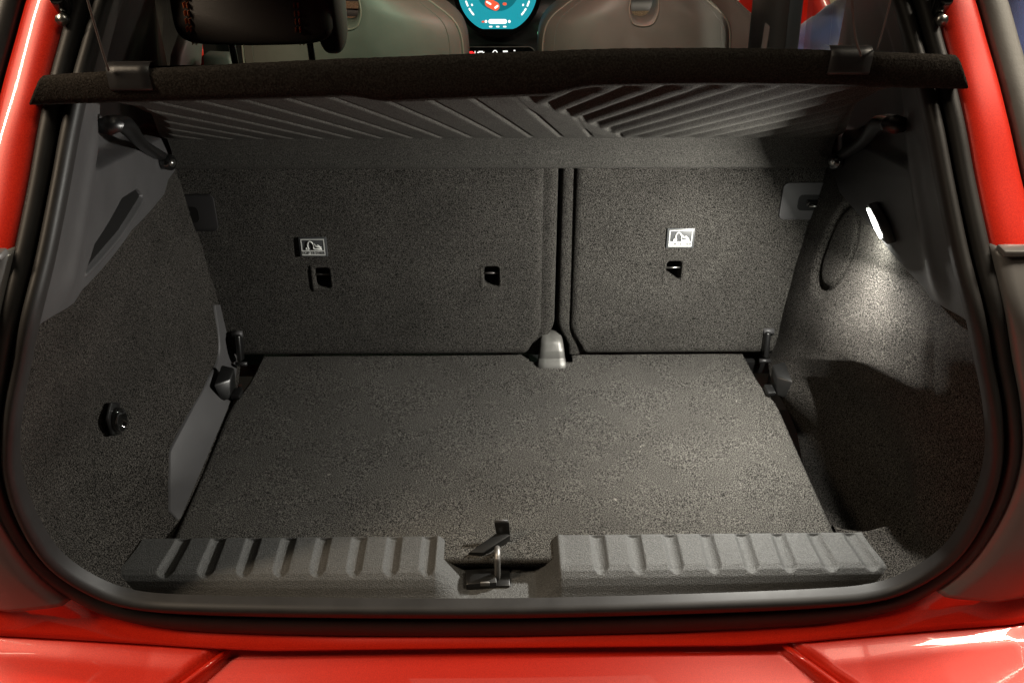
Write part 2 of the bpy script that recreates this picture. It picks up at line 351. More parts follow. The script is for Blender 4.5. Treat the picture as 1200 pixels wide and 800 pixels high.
# boundary between carpet (below) and pillar plastic (above), as v(u)
BU = [0, .06, .19, .225, .505, .795, .86, 1.0]; BV = [6.7, 6.85, 7.1, 7.3, 8.12, 8.62, 8.85, 9.1]
bound = lambda u: np.interp(u, BU, BV)
side = {}
for sgn in (-1, 1):
    where = 'left' if sgn < 0 else 'right'
    sp = bpy.data.objects.new('side_trim', None); COL.objects.link(sp); sp.parent = car
    sp['label'] = where + ' boot side lining of felt and plastic'; side[sgn] = sp
    U, T = np.meshgrid(np.linspace(-.02, 1.02, 130), np.linspace(0, 1, 230))
    Vv = T*(bound(U) + .12)
    P = S(U, Vv, sgn)
    if sgn < 0:
        # dimple around the lashing knob, soft waviness of felt
        d = np.hypot((U - .54)*.5, (Vv - 4.18)*.065)
        P[..., 0] -= .006*np.exp(-(d/.045)**2)
    else:
        # oval pad pressed into the felt
        cu, cv = .735, 7.75
        pu, pv = (U - cu) + .07*(Vv - cv)*.4, (Vv - cv)
        e = np.sqrt((pu/.095)**2 + (pv/.72)**2)
        P[..., 0] -= -.013*np.exp(-((e - 1)/.13)**2) * 1.0 - .004*sm(1, .7, e)
        # open storage well in the rear corner: the wall drops away below floor level behind a rim
        ub = np.interp(Vv, [.5, .78, 1.6, 2.72, 3.6, 4.6, 5.6], [1.0, .76, .545, .46, .43, .45, .55])
        amt = sm(4.4, 2.6, Vv)*sm(.55, .9, Vv)
        well = sm(0, .16, U - ub)*amt
        P[..., 2] -= .13*well
        P[..., 0] += np.interp(Vv, [0, .6, 1.4, 2.5, 3.4, 4.2, 5.0, 5.7, 6.3, 6.9, 7.5, 7.9], [0, 0, .040, .056, .044, .024, .008, .001, 0, 0, 0, 0])*sm(.25, .6, U)*(1 - sm(.78, 1, U)*sm(3.6, 4.8, Vv))
        P[..., 0] -= np.interp(Vv, range(13), BX)*4*U*(1 - U)*sm(.8, 2.6, Vv)*.95*sm(0, 2.4, bound(U) - Vv)
        rimu = np.exp(-((U - ub + .02)/.03)**2)*amt; P[..., 2] += .004*rimu
    P[..., 0] += .0012*np.sin(P[..., 1]*37 + P[..., 2]*23)*np.sin(P[..., 2]*41)
    grid('felt_panel', P, SIDEC, sp, flip=sgn > 0)
    # plastic pillar trim, standing 4 mm proud of the felt
    U, T = np.meshgrid(np.linspace(-.02, 1.02, 280), np.concatenate([np.linspace(0, .38, 150), np.linspace(.39, 1, 60)]))
    Vv = bound(U) + T*(12 - bound(U))
    P = S(U, Vv, sgn, off=-.004)
    # long slot (bag pocket on the left, lamp niche on the right)
    # a soft pressed fold along the rear side
    fold = np.exp(-((U - .16 - .02*(Vv - 8))/.035)**2)*sm(6.8, 7.6, Vv)*sm(10.5, 9.4, Vv)
    P[..., 0] += -sgn*.006*fold
    if sgn < 0:     # long bag slot: steep upper edge, sloping lower lip
        vu = np.interp(U, [.235, .27, .45, .575, .612], [7.62, 8.02, 8.64, 8.76, 8.66]); vl = np.interp(U, [.235, .43, .60, .612], [7.56, 8.08, 8.54, 8.60])
        P[..., 0] -= sm(0, .04, vu - Vv)*(.010*np.clip((Vv - vl)/.14, 0, 1) + .05*sm(.14, .20, Vv - vl))*((U > .236) & (U < .611))
        P[..., 0] += .0016*np.exp(-((Vv - vl + .03)/.035)**2)*((U > .23) & (U < .61))
    recess = sm(.20, .30, U)*sm(.98, .9, U)*sm(9.15, 9.45, Vv - .9*(U - .3))*sm(12, 10.6, Vv)
    P[..., 0] += sgn*(.03 if sgn < 0 else .010)*recess
    E0 = S(U[:1], Vv[:1], sgn, off=.004 if sgn < 0 else .045); P = np.concatenate([E0, P])
    grid('pillar_trim', P, PLASTIC if sgn < 0 else PLASTD, sp, flip=sgn > 0)  # right trim takes a darker plastic for the shade around the lamp
    # smooth plastic heel along the floor edge
    U, T = np.meshgrid(np.linspace(.80, 1.0, 30), np.linspace(0, 1, 90))
    Vv = .9 + T*5.9
    lo = np.interp(Vv, [.9, 1.25, 2.88, 4.2, 5.15, 6.2, 6.8], [.985, .915, .845, .87, .895, .93, .95])
    Uu = lo + (1 - lo)*(U - .80)/.20
    P = S(Uu, Vv, sgn, off=-.003)
    if sgn > 0: P[..., 2] -= 0
    E0 = S(Uu[:, :1], Vv[:, :1], sgn, off=.006)
    if sgn < 0: grid('heel_strip', np.concatenate([E0, P], 1), PLASTIC, sp, flip=sgn > 0)
# slot on the left pillar trim
def strip_on(u0v0, u1v1, width, sgn, off):
    a = S(np.array([u0v0[0]]), np.array([u0v0[1]]), sgn, off)[0]; b = S(np.array([u1v1[0]]), np.array([u1v1[1]]), sgn, off)[0]
    return Vector(a), Vector(b)
def on(u, v, sgn, off=-.004): return Vector(S(np.array([u]), np.array([v]), sgn, off)[0])
lf = side[-1]
extrude_poly('slot_shade_sheet', [on(u, v, -1, -.0015) for u, v in ((.244, 7.66), (.252, 7.97), (.45, 8.63), (.575, 8.74), (.606, 8.64), (.43, 8.16))], (-.004, 0, 0), BLACK, lf, 0)  # black sheet laid in the slot to stand for its deep shade
# lashing knob
kn = on(.54, 4.18, -1, 0)
ky, kz = Vector((.12, .97, .05)).normalized(), Vector((.1, -.05, .99)).normalized(); kx = ky.cross(kz)
hexp = [kn + ky*(.021*math.cos(a)) + kz*(.034*math.sin(a)) + kx*.002 for a in [R(90 + 60*k) for k in range(6)]]
knob = extrude_poly('lashing_knob', hexp, kx*.006, BLACK, lf, .003)
P = []
for rr, hh in ((1.0, .006), (1.0, .014), (.9, .0165), (.82, .0165), (.76, .012), (.3, .011), (.01, .011)):
    P.append([kn + ky*(.0145*rr*math.cos(a)) + kz*(.022*rr*math.sin(a) - .001) + kx*hh for a in np.linspace(0, 2*math.pi, 28, endpoint=False)])
grid('knob_cap', [[tuple(q) for q in r_] for r_ in P], GLOSSB, knob, closed_u=True)
# boot lamp in the right pillar trim
rt = side[1]
l0, l1 = on(.512, 8.45, 1, -.013), on(.395, 8.06, 1, -.015)
ld = (l1 - l0); ln = Vector((-.66, -.62, -.30)); ln = (ln - ld.normalized()*(ln @ ld.normalized())).normalized(); lw = ld.normalized().cross(ln)
if lw.z < 0: lw = -lw
lam = extrude_poly('boot_lamp', [l0 - ld*.10, l0 - lw*.0165 + ld*.43, l1 - lw*.0135 - ld*.06, l1 + ld*.35, l1 + lw*.014 - ld*.05, l0 + lw*.014 + ld*.2], ln*-.012, PLASTD, rt, .002, label='lit boot lamp in the right side trim')
raw('lens', [q + ln*.0015 for q in (l0 - lw*.002, l0 - lw*.015 + ld*.45, l1 - lw*.012 - ld*.10, l1, l1 + lw*.008 - ld*.34, l0 + lw*.008 + ld*.24)], [(0, 1, 2, 3, 4, 5)], LENS, lam, False)
lmid = (l0 + l1)/2 + Vector((-.015, -.004, -.017))
bl = area('boot_lamp_light', lmid, lmid + Vector((-.82, -.16, -.55)), .045, .016, 12, (1, .965, .885), 180)
bl.parent = lam
b2 = area('boot_lamp_light', lmid + Vector((.004, 0, .004)), lmid + Vector((-.10, -.06, -1)), .055, .014, .9, (1, 1, .90), 180); b2.parent = lam
# floor clips either side, by the seat foot
for sgn in (-1, 1):
    sp = side[sgn]
    c = box('seat_catch', (sgn*.502, 1.180, .032), (.010, .020, .052), BLACK, sp, .004, rot=(R(-22), 0, 0), seg=3)
    tube('catch_pin', [(sgn*.515, 1.193, .054), (sgn*.496, 1.193, .054)], .0060, PLASTIC, c, 12)
    tube('catch_pin', [(sgn*.509, 1.160, .008), (sgn*.488, 1.160, .008)], .0040, PLASTD, c, 12)
    g = hull8('floor_clip', [(sgn*.507, 1.055, .002), (sgn*.507, 1.105, .002), (sgn*.492, 1.100, .002), (sgn*.494, 1.065, .002), (sgn*.516, 1.062, .036), (sgn*.516, 1.115, .042), (sgn*.491, 1.110, .038), (sgn*.493, 1.085, .030)], BLACK, sp, .003)
    box('clip_foot', (sgn*.485, 1.078, .003), (.016, .026, .010), BLACK, g, .003)

# ------------------------------------------------------------------ loading sill
sill = bpy.data.objects.new('loading_sill', None); COL.objects.link(sill); sill.parent = car
sill['label'] = 'fluted grey plastic loading sill with latch recess'
xs = np.unique(np.concatenate([np.linspace(-.532, .527, 640)]))
prof_t = np.linspace(0, 1, 84)
PY = [.752, .7505, .748, .744, .73, .71, .694, .686, .680, .675, .671, .667, .661]; PZ = [-.014, -.002, .0035, .0045, .0045, .0045, .004, .0015, -.004, -.012, -.020, -.027, -.031]
yy = np.interp(prof_t*12, range(13), PY); zz = np.interp(prof_t*12, range(13), PZ)
X, Y = np.meshgrid(xs, yy); _, Z = np.meshgrid(xs, zz)
for cx in [-.4725 + .0515*k for k in range(8)] + [.134 + .0535*k for k in range(8)]:
    dx = X - cx
    yend = .6935
    d = np.where(Y > yend, np.abs(dx), np.hypot(dx, Y - yend))
    Z = Z - .0062*np.clip(1 - (d/.0112)**2, 0, 1)**.9*sm(.7495, .7445, Y)
rec = np.minimum(sm(-.106, -.052, X), sm(.082, .040, X))
lin = np.minimum(np.clip((X + .100)/.045, 0, 1), np.clip((.076 - X)/.034, 0, 1))
k = .75*lin + .25*rec
floorz = -.036
Z = Z*(1-k) + np.minimum(Z, floorz)*k
Z += .002*np.exp(-((X + .102)/.006)**2)*sm(.68, .69, Y) + .002*np.exp(-((X - .076)/.006)**2)*sm(.68, .69, Y)
# ends are cut slantwise
sx = np.sign(X); Xe = X + sx*.016*sm(.748, .665, Y)*np.clip((np.abs(X) - .4)/.13, 0, 1)
Y2 = Y - .010*(1 - (X/.53)**2)*sm(.69, .66, Y)
grid('sill_plate', np.stack([Xe, Y2, Z], -1), SILLM, sill, flip=True)
st = tube('striker', [(-.013, .7005, -.042), (-.013, .7005, .002), (-.013, .7035, .010), (-.013, .711, .0125), (-.013, .7185, .010), (-.013, .7215, .002), (-.013, .7215, -.042)], .0043, DSTEEL, sill, 12, 40, label='zinc striker loop in the latch recess')
box('striker_base', (-.037, .697, -.030), (.044, .026, .014), BLACK, st, .002, rot=(0, 0, R(4)))
box('striker_clip', (-.031, .685, -.025), (.013, .003, .008), DSTEEL, st, .0008)
box('striker_foot', (-.010, .703, -.034), (.030, .034, .005), BLACK, st, .002)
# dark sheet-metal pan below the sill and floor
box('boot_pan', (0, .93, -.19), (1.3, .62, .01), BLACK, car, .002)
box('seat_gap_dark_panel', (.098, 1.31, .2), (.12, .02, .5), BLACK, car, .002)  # black panel added to keep the gap between the seat backs dark
box('seat_foot_dark_bar', (0, 1.26, -.04), (1.1, .12, .03), BLACK, car, .002)  # black bar added so the gap under the seats stays dark

# ------------------------------------------------------------------ boot floor board
flo = empty('boot_floor', (0, 0, 0), 'grey carpeted boot floor board with black pull tab at its rear edge', 'boot floor')
xs = np.concatenate([np.linspace(-.493, .046, 100), np.linspace(.048, .132, 14), np.linspace(.134, .490, 70)]); ys = np.linspace(.712, 1.212, 112)
X, Y = np.meshgrid(xs, ys)
lim = np.interp(Y, [1.03, 1.05, 1.10, 1.13, 1.2], [.4935, .491, .478, .474, .470]); X = np.where(np.abs(X) > .42, np.sign(X)*(.42 + (np.abs(X) - .42)*(lim - .42)/.0735), X)
Z = -.004 + .0009*np.sin(X*19 + 1)*np.sin(Y*23) + .0005*np.sin(X*51)*np.sin(Y*47 + 2)
edge = sm(.487, .4935, np.abs(X)); Z = Z - .004*edge
notch = lambda i, j: .047 < .5*(xs[i] + xs[i+1]) < .133 and ys[j] > 1.172
grid('carpet_board', np.stack([X, Y, Z], -1), FLOORC, flo, skip=notch, thick=.018)
pt = hull8('pull_tab', [(-.056, .718, -.002), (-.034, .716, -.002), (.006, .742, -.002), (-.012, .748, -.002), (-.054, .718, .004), (-.034, .716, .004), (.006, .742, .012), (-.012, .748, .012)], BLACK, flo, .001)
hull8('tab_grip', [(-.014, .742, .006), (.006, .742, .006), (.006, .747, .006), (-.014, .747, .006), (-.018, .750, .030), (.004, .750, .030), (.004, .7555, .030), (-.018, .7555, .030)], BLACK, pt, .0015)
tube('grip_edge', [(-.0165, .7525, .0305), (.0025, .7525, .0305)], .0014, PLASTIC, pt, 8)

# ------------------------------------------------------------------ rear seat backs
seat_y = lambda z: 1.195 + .19*np.asarray(z, float)
def seat_back(name, label, x0, x1, b0, b1, holes, gap_side):
    s = empty(name, (0, 0, 0), label, 'seat back', 'rear seat backs')
    xl = set(np.linspace(x0, x1, 70).round(4)); zl = set(np.linspace(.006, .44, 60).round(4))
    for hx0, hx1, hz0, hz1 in holes: xl |= {hx0, hx1}; zl |= {hz0, hz1}
    xl = np.array(sorted(xl)); zl = np.array(sorted(zl)); X, Z = np.meshgrid(xl, zl)
    gx = x1 if gap_side > 0 else x0
    dist = (gx - X)*gap_side                        # distance from the edge next to the centre gap
    flare = .026*sm(.062, .0, Z)                    # panel edge swings away from the centre bracket at its foot
    Xw = X - gap_side*flare*sm(.06, .0, dist)
    dip = .006*sm(.007, 0, dist) + .006*sm(.014, .006, Z)
    Y = seat_y(Z) - .010 + dip + .0012*np.sin(X*11)*np.sin(Z*13)
    def skip(i, j):
        cx, cz = .5*(xl[i] + xl[i+1]), .5*(zl[j] + zl[j+1])
        return any(a < cx < b and c < cz < d for a, b, c, d in holes)
    grid('felt_panel', np.stack([Xw, Y, Z], -1), CARPET, s, skip=skip)
    # cushion body with rounded border behind the panel
    zb = np.linspace(.002, .46, 50); pr = []
    for z in zb:
        yb = float(seat_y(z)); fl = .022*float(sm(.070, .01, z))
        e = (b1 - fl) if gap_side > 0 else (b0 + fl)
        o = (b0 if gap_side > 0 else b1)
        r_ = .012*gap_side
        ring = [(o, yb + .006), (gx - gap_side*.012 - gap_side*fl, yb + .006), (e - r_*1.6, yb - .003), (e - r_*.8, yb - .0032), (e - r_*.3, yb - .001), (e - r_*.08, yb + .003), (e, yb + .010), (e, yb + .11), (o, yb + .11)]
        pr.append([(x, y, z) for x, y in ring])
    base_skip = (lambda i, j: i == 0 and any(hz0 - .02 < zb[j] < hz1 + .02 for _, _, hz0, hz1 in holes))
    grid('cushion', pr, CARPET, s, closed_u=True, flip=gap_side < 0, skip=base_skip)
    for hx0, hx1, hz0, hz1 in holes:
        n = 4; cx, cz = (hx0 + hx1)/2, (hz0 + hz1)/2
        rings = []
        def rr(w_, h_, dy, nn=6, rad=.006):
            pts = []
            for qx, qz, a0 in ((1, 1, 0), (-1, 1, 90), (-1, -1, 180), (1, -1, 270)):
                for k2 in range(nn):
                    a = R(a0 + 90*k2/(nn-1)); x = cx + qx*(w_ - rad) + rad*math.cos(a); z = cz + qz*(h_ - rad) + rad*math.sin(a)
                    pts.append((x, float(seat_y(z)) - .010 + dy, z))
            return pts
        W, H = (hx1-hx0)/2, (hz1-hz0)/2
        rings = [rr(W + .004, H + .004, -.0008, rad=.004), rr(W + .001, H + .001, -.0025, rad=.006), rr(W - .002, H - .002, .001, rad=.007), rr(W - .003, H - .003, .010, rad=.007), rr(W - .004, H - .004, .045, rad=.007), rr(.004, .004, .045, rad=.002)]
        a = grid('anchor_recess', rings, CARPET, s, closed_u=True)
        raw('recess_lining', [*rr(W - .0045, H - .0045, .0445, rad=.006)], [tuple(range(24))], BLACK, a, False)
        zbar = cz + .004
        tube('anchor_bar', [(hx0 + .001, float(seat_y(zbar)) - .004, zbar), (hx1 - .001, float(seat_y(zbar)) - .004, zbar)], .0019, STEEL if cx > .1 else DSTEEL, a, 8)
    return s
H1, H2, H3 = (-.350, -.318, .142, .184), (-.040, -.008, .143, .185), (.297, .329, .152, .194)
seatL = seat_back('rear_seat_back', 'wide rear seat back with one headrest and two child seat anchors', -.575, .070, -.60, .0965, [H1, H2], 1)
seatR = seat_back('rear_seat_back', 'narrow rear seat back with a single child seat anchor, next to the boot lamp', .127, .575, .1005, .60, [H3], -1)
nseat = Vector((0, -1, .19)).normalized(); useat = Vector((0, .19, 1)).normalized()
def on_seat(x, z, off=0): return Vector((x, float(seat_y(z)) - .010, z)) + nseat*off
def seat_poly(pts, off): return [on_seat(x, z, off) for x, z in pts]
def rrect(cx, cz, w_, h_, r_, n=6):
    out = []
    for qx, qz, a0 in ((1, 1, 0), (-1, 1, 90), (-1, -1, 180), (1, -1, 270)):
        for k2 in range(n):
            a = R(a0 + 90*k2/(n-1)); out.append((cx + qx*(w_/2 - r_) + r_*math.cos(a), cz + qz*(h_/2 - r_) + r_*math.sin(a)))
    return out
def text_mesh(name, s, size, m, parent, loc, ex, ey):
    c = bpy.data.curves.new(name, 'FONT'); c.body = s; c.size = size; c.align_x = 'CENTER'; c.align_y = 'CENTER'; c.extrude = .0002
    c.offset = .00012
    o = bpy.data.objects.new('tmp', c); COL.objects.link(o)
    dg = bpy.context.evaluated_depsgraph_get(); me = bpy.data.meshes.new_from_object(o.evaluated_get(dg)); bpy.data.objects.remove(o)
    ez = Vector(ex).cross(Vector(ey)); Mx = Matrix((( ex[0], ey[0], ez[0], loc[0]), (ex[1], ey[1], ez[1], loc[1]), (ex[2], ey[2], ez[2], loc[2]), (0, 0, 0, 1)))
    me.transform(Mx); me.materials.clear(); me.name = name
    return link(name, me, m, parent, False)
def tether_label(seat, cx, cz, w_=.050, h_=.036):
    pl = extrude_poly('tether_label', seat_poly([(cx - w_/2, cz - h_/2), (cx + w_/2, cz - h_/2), (cx + w_/2, cz + h_/2), (cx - w_/2, cz + h_/2)], 0), nseat*.0035, LABELM, seat, .001, label='small label with a child seat pictogram and the words TOP TETHER')
    iw, ih = w_*.84, h_*.84; o1 = .0042
    def bar(x0, z0, x1, z1):
        extrude_poly('label_border', seat_poly([(x0, z0), (x1, z0), (x1, z1), (x0, z1)], o1 - .0008), nseat*.0008, WHITE, pl, 0)
    b = .0016
    bar(cx - iw/2, cz + ih/2 - b, cx + iw/2, cz + ih/2); bar(cx - iw/2, cz - ih/2, cx - iw/2 + b, cz + ih/2 - b - .0001); bar(cx + iw/2 - b, cz - ih/2, cx + iw/2, cz + ih/2 - b - .0001)
    bar(cx - iw/2 + b + .0001, cz - ih/2, cx + iw/2 - b - .0001, cz - ih/2 + .0095)
    text_mesh('label_lettering', 'TOP TETHER', .0072, LABELM, pl, on_seat(cx, cz - ih/2 + .0046, o1 + .0003), Vector((1, 0, 0)), useat)
    # pictogram: anchor strap hook over a small seat with a child
    def line(pts, r_=.0011, sp=0): tube('pictogram', [on_seat(cx + a*w_/.05, cz + b_*h_/.036, o1) for a, b_ in pts], r_, WHITE, pl, 6, sp)
    line([(-.0135, -.0035), (-.008, -.0035), (-.009, .001), (-.009, .006), (-.006, .0105), (-.002, .0095), (.001, .004), (.001, -.002)], .0013, 40)
    line([(.001, .006), (.001, -.0035), (.016, -.0035)], .0013)
    line([(.002, .006), (.006, .0015), (.015, -.0005)], .0015); line([(.003, .001), (.009, .004), (.012, .001)], .0012)
    line([(-.0135, -.0035), (-.011, .0)], .0011)
tether_label(seatL, -.344, .222); tether_label(seatR, .319, .236)
def release(seat, cx, cz, sgn):
    pl = extrude_poly('release_bezel', seat_poly(rrect(cx, cz, .088, .066, .010), -.002), nseat*.006, PLASTD if sgn < 0 else PLASTIC, seat, .002)
    extrude_poly('lever_well', seat_poly(rrect(cx + sgn*.012, cz - .002, .052, .028, .008), .0042), nseat*.0004, BLACK, pl, 0)
    hull8('release_lever', [on_seat(cx + sgn*.0, cz - .008, .0046), on_seat(cx + sgn*.032, cz - .008, .0046), on_seat(cx + sgn*.032, cz + .004, .0046), on_seat(cx + sgn*.0, cz + .004, .0046), on_seat(cx + sgn*.004, cz - .006, .008), on_seat(cx + sgn*.032, cz - .006, .008), on_seat(cx + sgn*.032, cz + .0, .010), on_seat(cx + sgn*.004, cz + .0, .010)], GLOSSB, pl, .001)
    tube('lever_edge', [on_seat(cx + sgn*.006, cz - .0075, .0085), on_seat(cx + sgn*.032, cz - .0075, .0085)], .0013, STEEL, pl, 8)
release(seatL, -.552, .284, -1); release(seatR, .535, .302, 1)
# headrest on the wide seat back: padded block with a broad front roll
def cushion(name, c, s, m, parent, p=4., nu=48, nv=28, fn=None):
    P = []
    for j in range(nv + 1):
        ph = -math.pi/2 + math.pi*j/nv; row = []
        for i in range(nu):
            th = 2*math.pi*i/nu
            sp = lambda a: math.copysign(abs(a)**(2/p), a)
            x, y, z = sp(math.cos(ph))*sp(math.cos(th)), sp(math.cos(ph))*sp(math.sin(th)), sp(math.sin(ph))
            q = [c[0] + s[0]*x, c[1] + s[1]*y, c[2] + s[2]*z]
            if fn: q = fn(q, (x, y, z))
            row.append(q)
        P.append(row)
    return grid(name, P, m, parent, closed_u=True)
def hr_shape(q, n):
    q[1] += -.02*(1 - n[0]**2)*(n[1] < 0) + .03*n[2]
    return q
hr = cushion('headrest', (-.412, 1.40, .656), (.134, .050, .108), LEATHER, seatL, 8, fn=hr_shape)
cushion('headrest_wing', (-.292, 1.385, .605), (.024, .046, .085), LEATHER, hr, 3.2)
for cx in (-.513, -.507, -.336, -.330):
    me = []; fc = []
    for k in range(14):
        z = .548 + k*.0115; y = 1.328 + .03*((z - .648)/.108) + .0035*((cx + .41)/.1)**2 + (.018 if z < .56 else .006 if z < .57 else 0)
        b = len(me); me += [(cx - .0005, y - .001, z), (cx + .0005, y - .001, z), (cx + .0005, y - .001, z + .0075), (cx - .0005, y - .001, z + .0075), (cx - .0005, y + .012, z), (cx + .0005, y + .012, z), (cx + .0005, y + .012, z + .0075), (cx - .0005, y + .012, z + .0075)]
        fc += [tuple(b + i for i in q) for q in ((0, 1, 2, 3), (0, 4, 5, 1), (1, 5, 6, 2), (2, 6, 7, 3), (3, 7, 4, 0))]
    raw('stitching', me, fc, STITCH, hr, False)
for cx in (-.475, -.338):
    tube('headrest_post', [(cx, 1.40, .44), (cx, 1.40, .57)], .006, GLOSSB, seatL, 10)

# centre bracket between the seat backs
rows = []
for y, z, hx in ((1.150, -.018, .034), (1.155, -.004, .0335), (1.160, .004, .0325), (1.1695, .0075, .0305), (1.1705, .009, .0302), (1.174, .022, .0285), (1.1755, .0235, .028), (1.181, .033, .027), (1.186, .0385, .0255), (1.200, .0430, .022), (1.215, .0455, .018)):
    rows.append([(.091 + hx*.84*q, y + (.010 if abs(q) == 1 else .001 if abs(q) > .9 else 0), z - .004*(q > .5)*(z > .03)) for q in (-1, -.93, -.5, 0, .5, .93, 1)])
br = grid('seat_hinge_cover', rows, BRACKET, car, label='pale grey hinge cover at the foot of the seat gap', thick=.004)

# ------------------------------------------------------------------ parcel shelf, rear edge lifted by its cords
shelf = empty('parcel_shelf', (0, 0, 0), 'dark felt parcel shelf lifted at its rear edge, ribbed underneath', 'parcel shelf')
tilt = lambda x, t: .0205*np.asarray(x)*(1 - t)
NX, NT = 620, 150
s_, t_ = np.meshgrid(np.linspace(-1, 1, NX), np.linspace(0, 1, NT))
half = np.interp(t_, [0, .05, .12, .3, .8, 1], [.455, .44, .415, .43, .535, .556])
X = s_*half
tt = np.clip(t_/.90, 0, 1)
Y = np.interp(t_, [0, .90, .94, .985, 1], [.784, 1.208, 1.221, 1.224, 1.245]); Z = np.interp(t_, [0, .90, .93, .985, 1], [.652, .432, .413, .3715, .370])
sdist = tt*.46
xb = -.005 + .215*tt - .0                      # diagonal where the two rib fields meet
pl_ = (X - .10*tt); a = (pl_/.047) % 1.0        # left field: pleats with narrow creases
hL = .0042*(1 - np.exp(-(np.minimum(a, 1 - a)/.055)**2)) + .0010*a
pr_ = (X + .15*tt); b = (pr_/.043) % 1.0
hR = .0068*np.clip(np.sin(np.pi*b), 0, 1)**1.4
mixv = sm(-.002, .006, X - xb)
near = np.exp(-(((X - xb) + .016)/.016)**4)
H = hL*(1 - mixv)*(1 - .9*near) + .0050*near*(1 - mixv) + hR*mixv
mask = sm(0, .05, tt)*sm(.985, .90, tt)*sm(.995, .955, np.abs(s_))
H = H*mask + .004*(1 - mask)*0
nrm = np.array([0, -.46, -.89])
P = np.stack([X, Y + nrm[1]*H, Z + nrm[2]*H + tilt(X, t_)], -1)
grid('ribbed_underside', P, SHELFC, shelf, flip=False)
# top skin
s2, t2 = np.meshgrid(np.linspace(-1, 1, 60), np.linspace(0, 1, 20)); h2 = np.interp(t2, [0, .05, .12, .3, .8, 1], [.36, .38, .40, .42, .53, .55]); X2 = s2*h2
P2 = np.stack([X2, .778 + t2*(1.245 - .778), .680 - t2*(.680 - .452) + tilt(X2, t2)], -1)
grid('top_skin', P2, SHELFE, shelf)
# rear edge roll
xs = np.linspace(-1, 1, 300)
prof = [(.800, .6455), (.786, .648), (.776, .649), (.7715, .6525), (.770, .659), (.7695, .669), (.770, .679), (.772, .6825), (.778, .6845), (.80, .676)]
rows = []
for k, (y, z) in enumerate(prof):
    f = (z - .648)/.039
    hw = .476 - .025*np.clip(f, 0, 1)
    x = xs*hw
    low = -.0075*sm(-.155, -.105, x)*sm(.10, .045, x)*np.clip(1 - f, 0, 1) + .002*np.sin(x*9)*np.clip(1-f, 0, 1) + .0035*np.exp(-((x - .2)/.25)**2)*np.clip(f, 0, 1)
    fuzz = .0002*np.sin(x*311 + k*2.1)*np.sin(x*173 + k)
    zz_ = .648 - .0065*(x/.476)**2 + (z - .648)*(1 - .17*(x/.476)**2)
    rows.append(np.stack([x - .006, y + 0*x + fuzz + .0015*np.sin(x*7), zz_ + low + tilt(x, 0) + fuzz], -1))
R_ = np.array(rows)
mid = R_.mean(0)
e0 = np.repeat(R_[:, :1].mean(0, keepdims=True), len(prof), 0) + np.array([-.002, 0, 0]); e1 = np.repeat(R_[:, -1:].mean(0, keepdims=True), len(prof), 0) + np.array([.002, 0, 0])
grid('rear_edge', np.concatenate([e0, R_, e1], 1), SHELFE, shelf)
for cx, zc, ends in ((-.371, .6430, [(-.387, .766, .672), (-.369, .73, .745), (-.30, .60, 1.0)]), (.340, .6585, [(.347, .766, .686), (.309, .73, .745), (.19, .60, .99)])):
    W = .021; rows = []
    for y, z in ((.772, .0095), (.7685, .0085), (.7665, .0095), (.766, .012), (.7668, .016), (.7675, .025), (.7695, .0305), (.776, .0335), (.79, .031)):
        rows.append([(cx + sx*W, y + (.003 if abs(sx) > .97 else 0), zc + z) for sx in (-1, -.96, -.5, 0, .5, .96, 1)])
    tb = grid('cord_tab', rows, PLASTD, shelf)
    tube('lift_cord', ends, .0011, TRIMG, tb, 6, 20)
tube('lift_cord', [(.365, .774, .690), (.344, .73, .745), (.28, .60, .99)], .0009, TRIMG, shelf, 6, 20)
for sgn in (-1, 1):
    dz = .012*sgn
    pa = [(sgn*.462, .88, .575), (sgn*.487, .965, .545), (sgn*.512, 1.045, .490), (sgn*.540, 1.14, .435), (sgn*.548, 1.18, .412)]
    arm = tube('pivot_arm', [(x, y, z) for x, y, z in pa], [.016, .014, .009, .011, .010], BLACK, shelf, 8, 24, rz=.7)
    tube('pivot_pin', [(sgn*.558, 1.180, .406), (sgn*.533, 1.172, .406)], .0125, GLOSSB, arm, 16)
    tube('pivot_cap', [(sgn*.534, 1.172, .406), (sgn*.530, 1.170, .406)], .006, STEEL, arm, 12)

